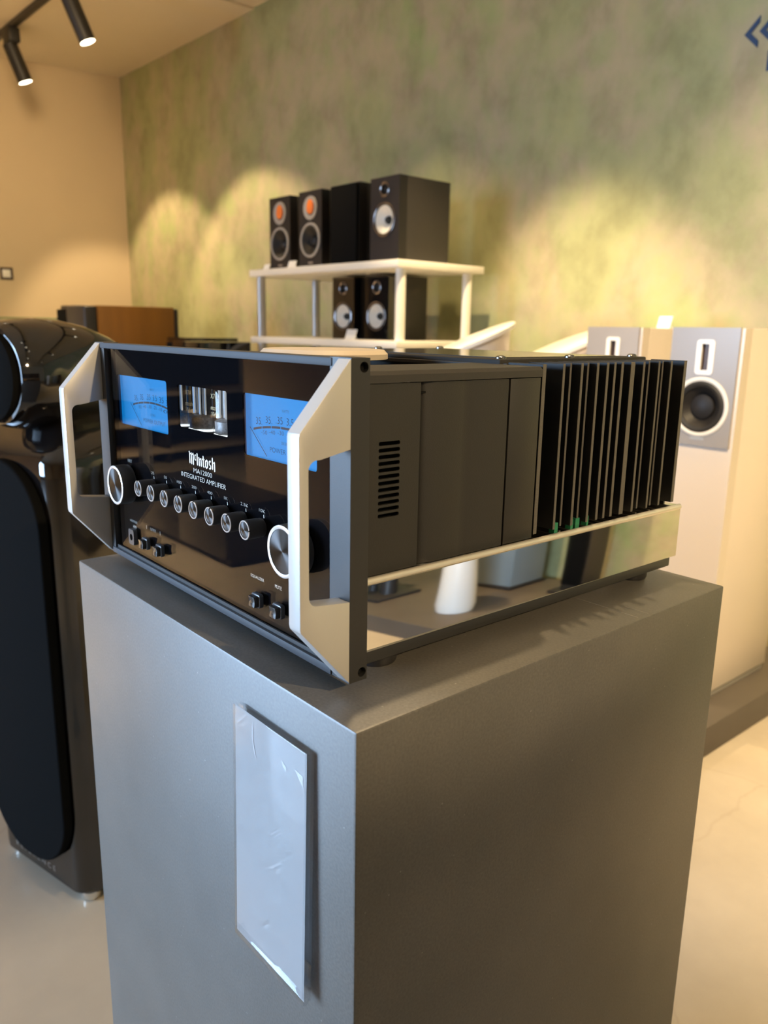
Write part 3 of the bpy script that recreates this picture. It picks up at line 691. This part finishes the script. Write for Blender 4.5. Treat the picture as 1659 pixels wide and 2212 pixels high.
def driver(parent, x, z, r, kind):
    """loudspeaker driver on a baffle at y=0 facing -Y"""
    if kind == 'silver':
        d = ring_y('woofer', r*0.90, r*1.0, -0.004, 0.004, 'ring_dark', parent, (x, 0, z), 40, 0.001)
        ring_y('surround', r*0.82, r*0.91, -0.003, 0.006, 'rubber', d, (x, 0, z), 40, 0.003)
        lathe('cone', [(r*0.83, -0.001), (r*0.6, 0.008), (r*0.22, 0.030), (0, 0.032)], 'cone_silver', d, 'y', (x, 0, z), 40, cap=False)
        lathe('phase_plug', [(r*0.24, 0.031), (r*0.23, 0.020), (r*0.14, 0.010), (0, 0.006)], 'rubber', d, 'y', (x, 0, z), 20, cap=False)
    elif kind == 'black':
        d = ring_y('woofer', r*0.86, r*1.0, -0.005, 0.004, 'ring_grey', parent, (x, 0, z), 40, 0.001)
        ring_y('surround', r*0.72, r*0.87, -0.003, 0.006, 'rubber', d, (x, 0, z), 40, 0.004)
        lathe('cone', [(r*0.73, -0.001), (r*0.5, 0.014), (r*0.30, 0.026), (r*0.29, 0.018), (r*0.16, 0.011), (0, 0.009)], 'cone_black', d, 'y', (x, 0, z), 40, cap=False)
    elif kind == 'tweeter':
        d = ring_y('tweeter', r*0.72, r*1.0, -0.003, 0.002, 'ring_dark', parent, (x, 0, z), 32, 0.002)
        lathe('dome', [(r*0.73, -0.001), (r*0.55, 0.010), (r*0.38, 0.010), (r*0.28, 0.003), (0, 0.0)], 'cone_black', d, 'y', (x, 0, z), 28, cap=False)
    elif kind == 'orange':
        d = lathe('tweeter', [(r*1.0, 0.001), (r*0.98, -0.004), (r*0.85, -0.004), (r*0.45, 0.002), (0, 0.003)], 'ring_grey', parent, 'y', (x, 0, z), 40, cap=False)
        pts = []
        for i in range(18):
            a = 2*pi*i/18; rr = r*(0.50+0.13*max(0, sin(a))**3*1.6)
            pts.append((x+rr*cos(a)*0.95, z+rr*sin(a)))
        o_ = prism('waveguide', pts, 'y', -0.0055, 0.0005, 'orange', d, 0.0015); o_['label'] = 'orange tweeter waveguide'
    return d
def circ(x, z, r, n=36): return [(x+r*cos(2*pi*i/n), z+r*sin(2*pi*i/n)) for i in range(n)]
def shelf_speaker(name, label, loc, rz, w, h, d, group, front='spk_front', holes=()):
    t = thing(name, label, 'speaker', loc, rz, group)
    box('cabinet', -w, 0, 0.045, d, 0, h, 'spk_black', t, 0.002)
    curve_plate('baffle', [(-w, 0), (0, 0), (0, h), (-w, h)], [circ(*q) for q in holes], 0.045, front, t, 'xz', 0.0)
    return t
SG = 'black bookshelf speakers on the rack'
y0 = -0.02+1.985
t = shelf_speaker('bookshelf_speaker', 'largest black bookshelf speaker with silver cone, right end of the top shelf', (-2.263, 2.00, 1.5402), 0.012, 0.190, 0.345, 0.301, SG, holes=((-0.095, 0.294, 0.026), (-0.095, 0.172, 0.064)))
driver(t, -0.095, 0.294, 0.031, 'tweeter'); driver(t, -0.095, 0.172, 0.0715, 'silver')
t = shelf_speaker('bookshelf_speaker', 'plain black bookshelf speaker with its grille on, no visible cones', (-2.522, 1.99, 1.5402), 0.012, 0.200, 0.345, 0.30, SG)
box('grille', -0.196, -0.004, -0.014, 0.0, 0.004, 0.341, 'grille', t, 0.004)
for X, lab in ((-2.795, 'black speaker with orange tweeter standing beside the plain grilled speaker'), (-3.062, 'black speaker with orange tweeter at the left end of the top shelf')):
    t = shelf_speaker('bookshelf_speaker', lab, (X, 1.98, 1.5402), 0.012, 0.184, 0.345, 0.28, SG, holes=((-0.090, 0.122, 0.069),))
    driver(t, -0.090, 0.268, 0.055, 'orange'); driver(t, -0.090, 0.122, 0.080, 'black')
    box('badge', -0.108, -0.072, -0.0015, 0.0, 0.014, 0.022, 'pinlight', t)
for X, Y, lab in ((-2.487, 2.14, 'small glossy black speaker under the top shelf, right of its twin'), (-2.735, 2.13, 'small glossy black speaker under the top shelf, left of its twin')):
    t = shelf_speaker('bookshelf_speaker', lab, (X, Y, 1.2022), 0.03, 0.168, 0.295, 0.25, SG, 'gloss_black', ((-0.084, 0.240, 0.024), (-0.084, 0.108, 0.060)))
    driver(t, -0.084, 0.240, 0.031, 'tweeter'); driver(t, -0.084, 0.108, 0.068, 'silver')

def card(loc, w, h, rz, label, tilt=20):
    t = thing('price_card', label, 'card', loc, rz, 'small white price cards')
    b = box('card', -w/2, w/2, -0.001, 0.001, 0, h, 'card', t); b.rotation_euler = (R(-tilt), 0, 0)
    prism('card_foot', [(-0.001, 0), (0.03, 0), (0.012, h*0.55), (0.009, h*0.55)], 'x', -w*0.3, w*0.3, 'white_plastic', t)
card((-3.03, 1.963, 1.5402), 0.06, 0.036, 0.1, 'small white price card in front of the second orange-tweeter speaker')
card((-3.265, 1.963, 1.5402), 0.055, 0.03, 0.0, 'small white price card at the left end of the top shelf')
card((-2.60, 2.00, 1.2026), 0.075, 0.048, 0.0, 'small white price card in front of the two glossy black speakers')

# ------------------------------------------------------------------ white loudspeakers with grey glass fronts on the platform
def ribbon_speaker(x, y, label):
    w, d = 0.226, 0.43
    t = thing('floor_speaker', label, 'speaker', (x, y, 0.10), 0.0, 'white floor speakers with grey glass fronts')
    box('plinth_plate', -w+0.004, -0.004, 0.006, d-0.004, 0.0, 0.022, 'ring_grey', t, 0.002)
    box('cabinet', -w, 0, 0.05, d, 0.0225, 1.172, 'lacquer_beige', t, 0.003)
    cx = -w/2+0.002
    hl = [circ(cx, 0.938, 0.074), rrect(cx-0.014, cx+0.014, 1.046, 1.128, 0.002)]
    curve_plate('front_panel', [(-w, 0.0225), (0, 0.0225), (0, 1.172), (-w, 1.172)], hl, 0.0455, 'lacquer_beige', t, 'xz', 0.0045)
    fp_ = curve_plate('glass_front', [(-w+0.001, 0.82), (-0.010, 0.82), (-0.010, 1.1735), (-w+0.001, 1.1735)], hl, 0.0074, 'glass_grey', t, 'xz', -0.003)
    fp_['label'] = 'grey glass baffle'
    cx = -w/2+0.002
    fr = curve_plate('ribbon_tweeter', rrect(cx-0.028, cx+0.028, 1.035, 1.138, 0.010), [rrect(cx-0.012, cx+0.012, 1.048, 1.126, 0.002)], 0.006, 'lacquer_white', t, 'xz', -0.006)
    box('ribbon', cx-0.0135, cx+0.0135, 0.006, 0.008, 1.0465, 1.1275, 'ribbon', fr)
    wf = ring_y('woofer', 0.078, 0.090, -0.006, 0.0, 'lacquer_white', t, (cx, 0, 0.938), 48, 0.002)
    ring_y('surround', 0.062, 0.0785, -0.0055, 0.0, 'rubber', wf, (cx, 0, 0.938), 48, 0.004)
    lathe('cone', [(0.064, -0.003), (0.038, 0.018), (0.036, 0.010), (0.020, 0.004), (0, 0.002)], 'cone_black', wf, 'y', (cx, 0, 0.938), 40, cap=False)
    box('badge', cx-0.022, cx+0.022, -0.0038, -0.0030, 0.838, 0.846, 'ring_grey', t)
    return t
ribbon_speaker(-0.713, 1.983, 'white floor speaker with grey glass front and ribbon tweeter, nearest the plinth')
ribbon_speaker(-1.184, 2.20, 'white floor speaker with grey glass front standing behind its twin')
card((-1.225, 2.40, 1.2722), 0.062, 0.045, -0.2, 'white price card on top of the rear white floor speaker', 15)

# white speakers with sloping leaf-shaped tops
def leaf_speaker(x, y, a, b, ztop, label):
    t = thing('curved_speaker', label, 'speaker', (x, y, 0.10), 0, 'white speakers with sloping leaf-shaped tops')
    N_ = 40
    def out(s):
        pts = []
        for i in range(N_):
            th = 2*pi*i/N_; c, sn = cos(th), sin(th)
            px = a*s*(abs(c)**0.9)*(1 if c > 0 else -1); py = b*s*(abs(sn)**1.15)*(1 if sn > 0 else -1)
            pts.append((px, py))
        return pts
    def top(px, py, off=0): return ztop-0.10+0.25*px+0.36*py+off
    bm = bmesh.new()
    lo = [bm.verts.new((p[0]*0.8, p[1]*0.8, 0.02)) for p in out(1.0)]
    mid = [bm.verts.new((p[0]*0.86, p[1]*0.86, 0.6)) for p in out(1.0)]
    hi = [bm.verts.new((p[0]*0.9, p[1]*0.9, top(p[0]*0.9, p[1]*0.9, -0.018))) for p in out(1.0)]
    bm.faces.new(list(reversed(lo))); bm.faces.new(hi)
    for A, B in ((lo, mid), (mid, hi)):
        for i in range(N_): bm.faces.new((A[i], A[(i+1) % N_], B[(i+1) % N_], B[i]))
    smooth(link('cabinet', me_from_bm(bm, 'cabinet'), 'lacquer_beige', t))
    bm = bmesh.new()
    h1 = [bm.verts.new((p[0], p[1], top(p[0], p[1], -0.019))) for p in out(1.0)]
    h2 = [bm.verts.new((p[0], p[1], top(p[0], p[1], -0.004))) for p in out(1.0)]
    h3 = [bm.verts.new((p[0]*0.96, p[1]*0.96, top(p[0]*0.96, p[1]*0.96, 0))) for p in out(1.0)]
    bm.faces.new(list(reversed(h1))); bm.faces.new(h3)
    for A, B in ((h1, h2), (h2, h3)):
        for i in range(N_): bm.faces.new((A[i], A[(i+1) % N_], B[(i+1) % N_], B[i]))
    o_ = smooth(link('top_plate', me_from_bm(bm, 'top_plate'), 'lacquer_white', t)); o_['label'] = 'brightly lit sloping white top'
    box('foot_plate', -a*0.8, a*0.8, -b*0.7, b*0.7, 0.0, 0.02, 'ring_grey', t, 0.002)
leaf_speaker(-1.815, 2.0, 0.185, 0.15, 1.222, 'white curved speaker with bright sloping top, next to the shelving rack')
leaf_speaker(-1.650, 2.38, 0.185, 0.15, 1.205, 'white curved speaker with bright sloping top, next to the rear grey-fronted speaker')

# ------------------------------------------------------------------ black floor speaker with round pod at the left
KA = R(14)
kf = thing('pod_speaker', 'glossy black floor speaker with round pod head and cloth grilles, left of the plinth', 'speaker', (-1.161-0.164*cos(KA), 0.161-0.164*sin(KA), 0.0), KA)
# local: x across (front centre 0), y depth, z up
def plan(hw, dpt, n=9):
    pts = []
    for i in range(n+1):       # right front corner rounded to curved side
        t_ = i/n; pts.append((hw*(1-0.0*t_)*1.0 + 0.035*sin(pi*t_*0.9), 0.02 + dpt*t_))
    pts = [(hw-0.035+0.037*sin(R(a)), 0.03-0.03*cos(R(a))) for a in (0, 12, 24, 36, 48, 60, 72)] + [(hw+0.028*sin(pi*min(1, 0.15+t_*0.85))-0.11*t_**3, 0.03+dpt*t_) for t_ in [i/n for i in range(n+1)]]
    return pts+[(-p[0], p[1]) for p in reversed(pts)]
bm = bmesh.new()
prev = None
for z, s, dy in ((0.021, 0.98, 0.0), (0.036, 1.0, 0), (0.5, 1.0, 0), (0.955, 1.0, 0), (0.985, 1.0, 0.0), (1.005, 0.97, 0.01), (1.02, 0.90, 0.03), (1.045, 0.70, 0.06), (1.065, 0.48, 0.09), (1.075, 0.36, 0.11)):
    ring = [bm.verts.new((p[0]*s, dy + p[1]*(s if z > 0.99 else 1.0), z)) for p in plan(0.165, 0.40)]
    if prev: 
        for i in range(len(ring)): bm.faces.new((prev[i], prev[(i+1) % len(ring)], ring[(i+1) % len(ring)], ring[i]))
    else: bm.faces.new(list(reversed(ring)))
    prev = ring
bm.faces.new(prev)
cb = smooth(link('cabinet', me_from_bm(bm, 'cabinet'), 'gloss_black', kf), 40)
pts = rrect(-0.148, 0.148, 0.069, 0.985, 0.140, 14)
prism('grille', pts, 'y', -0.022, 0.001, 'grille', kf, 0.006, 3)['label'] = 'long black cloth grille with round ends'
# pod head: bulb tapering to the rear
pod = lathe('pod', [(0.0, 0.005), (0.088, 0.003), (0.097, 0.006), (0.104, 0.020), (0.110, 0.050), (0.113, 0.09), (0.110, 0.14), (0.098, 0.20), (0.078, 0.255), (0.052, 0.30), (0.024, 0.33), (0, 0.34)], 'gloss_black', kf, 'y', (0.016, -0.015, 1.152), 56)
lathe('pod_grille', [(0.090, 0.006), (0.0895, -0.008), (0.075, -0.017), (0.04, -0.0225), (0, -0.024)], 'grille', pod, 'y', (0.016, -0.015, 1.152), 48, cap=False)
ba = lathe('badge', [(0.012, 0.0), (0.012, -0.003), (0.008, -0.004), (0, -0.004)], 'pinlight', kf, 'y', (0, 0, 0), 20); ba.location = (-0.068, -0.004, 0.066); ba.scale = (1.2, 1, 0.55)
text('lettering', 'R E F E R E N C E', -0.100, 0.062, 0.0400, 0.0125, 'pinlight', kf, -0.0012)
for x, y in ((-0.135, 0.035), (0.150, 0.03), (-0.11, 0.38), (0.11, 0.38)):
    lathe('foot', [(0.013, 0.0), (0.019, 0.003), (0.022, 0.010), (0.022, 0.022), (0, 0.022)], 'foot_metal', kf, 'z', (x, y, 0), 22)['label'] = 'silver foot'

# ------------------------------------------------------------------ amber wooden speaker and its dark neighbour, glass-topped cabinet
aw = thing('wood_speaker', 'amber wood-sided floor speaker with black front, by the corner', 'speaker', (-4.144, 1.40, 0), 0.0)
box('cabinet', -0.30, 0, 0.0, 0.46, 0.03, 1.355, 'wood', aw, 0.004)
box('grille', -0.30, -0.002, -0.075, -0.0005, 0.06, 1.352, 'satin_black', aw, 0.012, 3)
box('rear_panel', -0.295, 0.003, 0.4605, 0.485, 0.03, 1.345, 'satin_black', aw, 0.004)
box('plinth_plate', -0.32, 0.02, -0.06, 0.47, 0.0, 0.03, 'satin_black', aw, 0.003)
bw = thing('black_speaker', 'plain black floor speaker left of the amber wooden one', 'speaker', (-4.74, 1.48, 0), 0.0)
box('cabinet', -0.26, 0, 0.0, 0.36, 0.02, 1.365, 'satin_black', bw, 0.010, 3)
box('grille', -0.25, -0.01, -0.03, -0.0005, 0.06, 1.34, 'grille', bw, 0.006)
box('plinth_plate', -0.27, 0.01, -0.02, 0.37, 0.0, 0.02, 'satin_black', bw, 0.003)
gc = thing('glass_cabinet', 'grey display cabinet with green-edged glass top by the left wall', 'cabinet', (-5.9, 1.45, 0))
box('frame', -0.36, 0.50, -0.75, 0.25, 0.02, 1.268, 'ring_grey', gc, 0.004)
box('glass_top', -0.36, 0.52, -0.76, 0.26, 1.276, 1.288, 'glass_green', gc, 0.001)
for x in (-0.33, 0.47):
    for y in (-0.72, 0.22):
        lathe('standoff', [(0.015, 1.268), (0.015, 1.276)], 'steel', gc, 'z', (x, y, 0), 14)
box('plinth_plate', -0.35, 0.49, -0.74, 0.24, 0.0, 0.02, 'satin_black', gc)
card((-5.55, 1.19, 1.2882), 0.12, 0.07, 0.6, 'white card standing on the glass cabinet at the photo\'s left edge', 15)

# two low black speakers behind the amplifier
for x, y, z, w, lab in ((-3.72, 1.75, 1.186, 0.30, 'black glossy speaker top showing over the amplifier beside the amber speaker'),
                        (-3.36, 1.62, 1.172, 0.32, 'black glossy speaker top showing over the amplifier before the rack')):
    t = thing('black_speaker', lab, 'speaker', (x, y, 0), 0)
    box('cabinet', -w, 0, 0.0, 0.3, 0.02, z, 'gloss_black', t, 0.006)
    box('grille', -w+0.02, -0.02, -0.015, 0.001, 0.05, z-0.03, 'grille', t, 0.004)
    box('plinth_plate', -w-0.01, 0.01, -0.01, 0.31, 0.0, 0.02, 'satin_black', t)

# ------------------------------------------------------------------ light switch and wall lettering
sw = thing('light_switch', 'white light switch in a dark square frame on the tan wall', 'switch', (-6.398, 1.552, 1.622), R(-6.935))
curve_plate('frame', [(-0.046, -0.046), (0.046, -0.046), (0.046, 0.046), (-0.046, 0.046)], [[(-0.029, -0.029), (0.029, -0.029), (0.029, 0.029), (-0.029, 0.029)]], 0.012, 'switch_frame', sw, 'yz', 0.0125)
box('rocker', 0.0, 0.010, -0.029, 0.029, -0.029, 0.029, 'white_plastic', sw, 0.002)
ws = thing('wall_lettering', 'dark blue double angle mark on the green wall', 'lettering', (-1.115, wall_pt(-1.115)-0.0005, 2.295), ANG)
for dx in (-0.062, -0.009):
    prism('chevron', [(dx, 0.0), (dx+0.052, 0.052), (dx+0.052, 0.029), (dx+0.024, 0.0), (dx+0.052, -0.029), (dx+0.052, -0.052)], 'y', -0.003, 0.0, 'sign_blue', ws)
prism('letter', [(0.030, -0.135), (0.052, -0.135), (0.052, -0.085), (0.085, -0.085), (0.085, -0.069), (0.030, -0.069)], 'y', -0.003, 0.0, 'sign_blue', ws)

# ------------------------------------------------------------------ things added for their mirror images in the amplifier
# left wall: dark panelled rack with pale boards
rw = thing('wall_rack', 'dark wall rack with pale oak boards, mirrored in the amplifier glass', 'shelf', (-6.90, -2.78, 0), R(-6.935))
box('back_panel', -0.02, 0.03, -1.15, 1.15, 0.0, 2.6, 'dark_panel', rw)
for z in (0.10, 0.36, 0.62):
    box('shelf_board', 0.03, 0.50, -1.15, 1.15, z, z+0.035, 'oak', rw, 0.002)
for y in (-1.13, 0.0, 1.13):
    box('upright', 0.03, 0.48, y-0.015, y+0.015, 0.0, 0.62, 'dark_panel', rw)
cl = box('trim_2', -3.94, -2.95, -2.35, -2.2, 0, H, 'partition'); struct(cl); cl['label'] = 'short tan partition wall'  # unseen wall piece, added to give the glass a brown reflection
mc = thing('media_cabinet', 'low black media cabinet standing before the partition, mirrored in the amplifier glass', 'cabinet', (-3.72, -1.62, 0))  # unseen dark box, added to darken the lower glass reflection
box('body', -0.55, 0.55, -0.42, -0.02, 0.04, 0.34, 'satin_black', mc, 0.004)
for x in (-0.545, 0.005): box('door', x, x+0.54, -0.02, 0.0, 0.05, 0.33, 'gloss_black', mc, 0.003)
box('plinth_plate', -0.52, 0.52, -0.40, -0.05, 0.0, 0.04, 'satin_black', mc)
# right side: speakers and stand on a second platform
o = box('display_platform', 1.25, 3.6, 1.75, 2.72, 0, 0.10, 'platform', bev=0.004); tag(o, 'second low dark platform to the right, mirrored in the polished base', 'platform')
cs = thing('column_speaker', 'slim dark column speaker mirrored in the polished base', 'speaker', (1.60, 2.50, 0.10))
box('cabinet', -0.06, 0.06, 0, 0.14, 0.02, 1.10, 'spk_black', cs, 0.004); box('plinth_plate', -0.10, 0.10, -0.04, 0.18, 0, 0.02, 'satin_black', cs, 0.002)
box('grille', -0.055, 0.055, -0.012, 0.001, 0.06, 1.08, 'grille', cs, 0.003)
gs = thing('floor_speaker', 'blue-grey floor speaker mirrored in the polished base', 'speaker', (2.05, 2.42, 0.10))
box('cabinet', -0.15, 0.11, 0, 0.24, 0.02, 0.98, 'shade_grey', gs, 0.006); box('plinth_plate', -0.16, 0.12, -0.01, 0.25, 0, 0.02, 'satin_black', gs, 0.002)
lathe('woofer', [(0.07, 0.0), (0.07, -0.004), (0.055, -0.004), (0.05, -0.001), (0.02, -0.001), (0, -0.004)], 'cone_black', gs, 'y', (-0.02, 0, 0.80), 36)
ps = thing('flared_speaker', 'white flared pedestal speaker mirrored in the polished base', 'speaker', (1.86, 2.02, 0.10))
lathe('body', [(0.0, 0), (0.085, 0.0), (0.092, 0.04), (0.07, 0.35), (0.062, 0.55), (0.09, 0.80), (0.10, 0.95), (0.07, 1.02), (0, 1.03)], 'lacquer_white', ps, 'z', n=40)
st = thing('speaker_stand', 'black twin-pole speaker stand mirrored in the polished base', 'stand', (2.42, 2.05, 0.10))
box('base_plate', -0.14, 0.14, -0.14, 0.14, 0, 0.02, 'satin_black', st, 0.003); box('top_plate', -0.12, 0.12, -0.12, 0.12, 0.60, 0.615, 'satin_black', st, 0.003)
for x, r_ in ((-0.05, 0.045), (0.07, 0.025)): lathe('pole', [(r_, 0.02), (r_, 0.60)], 'satin_black', st, 'z', (x, 0, 0), 24)
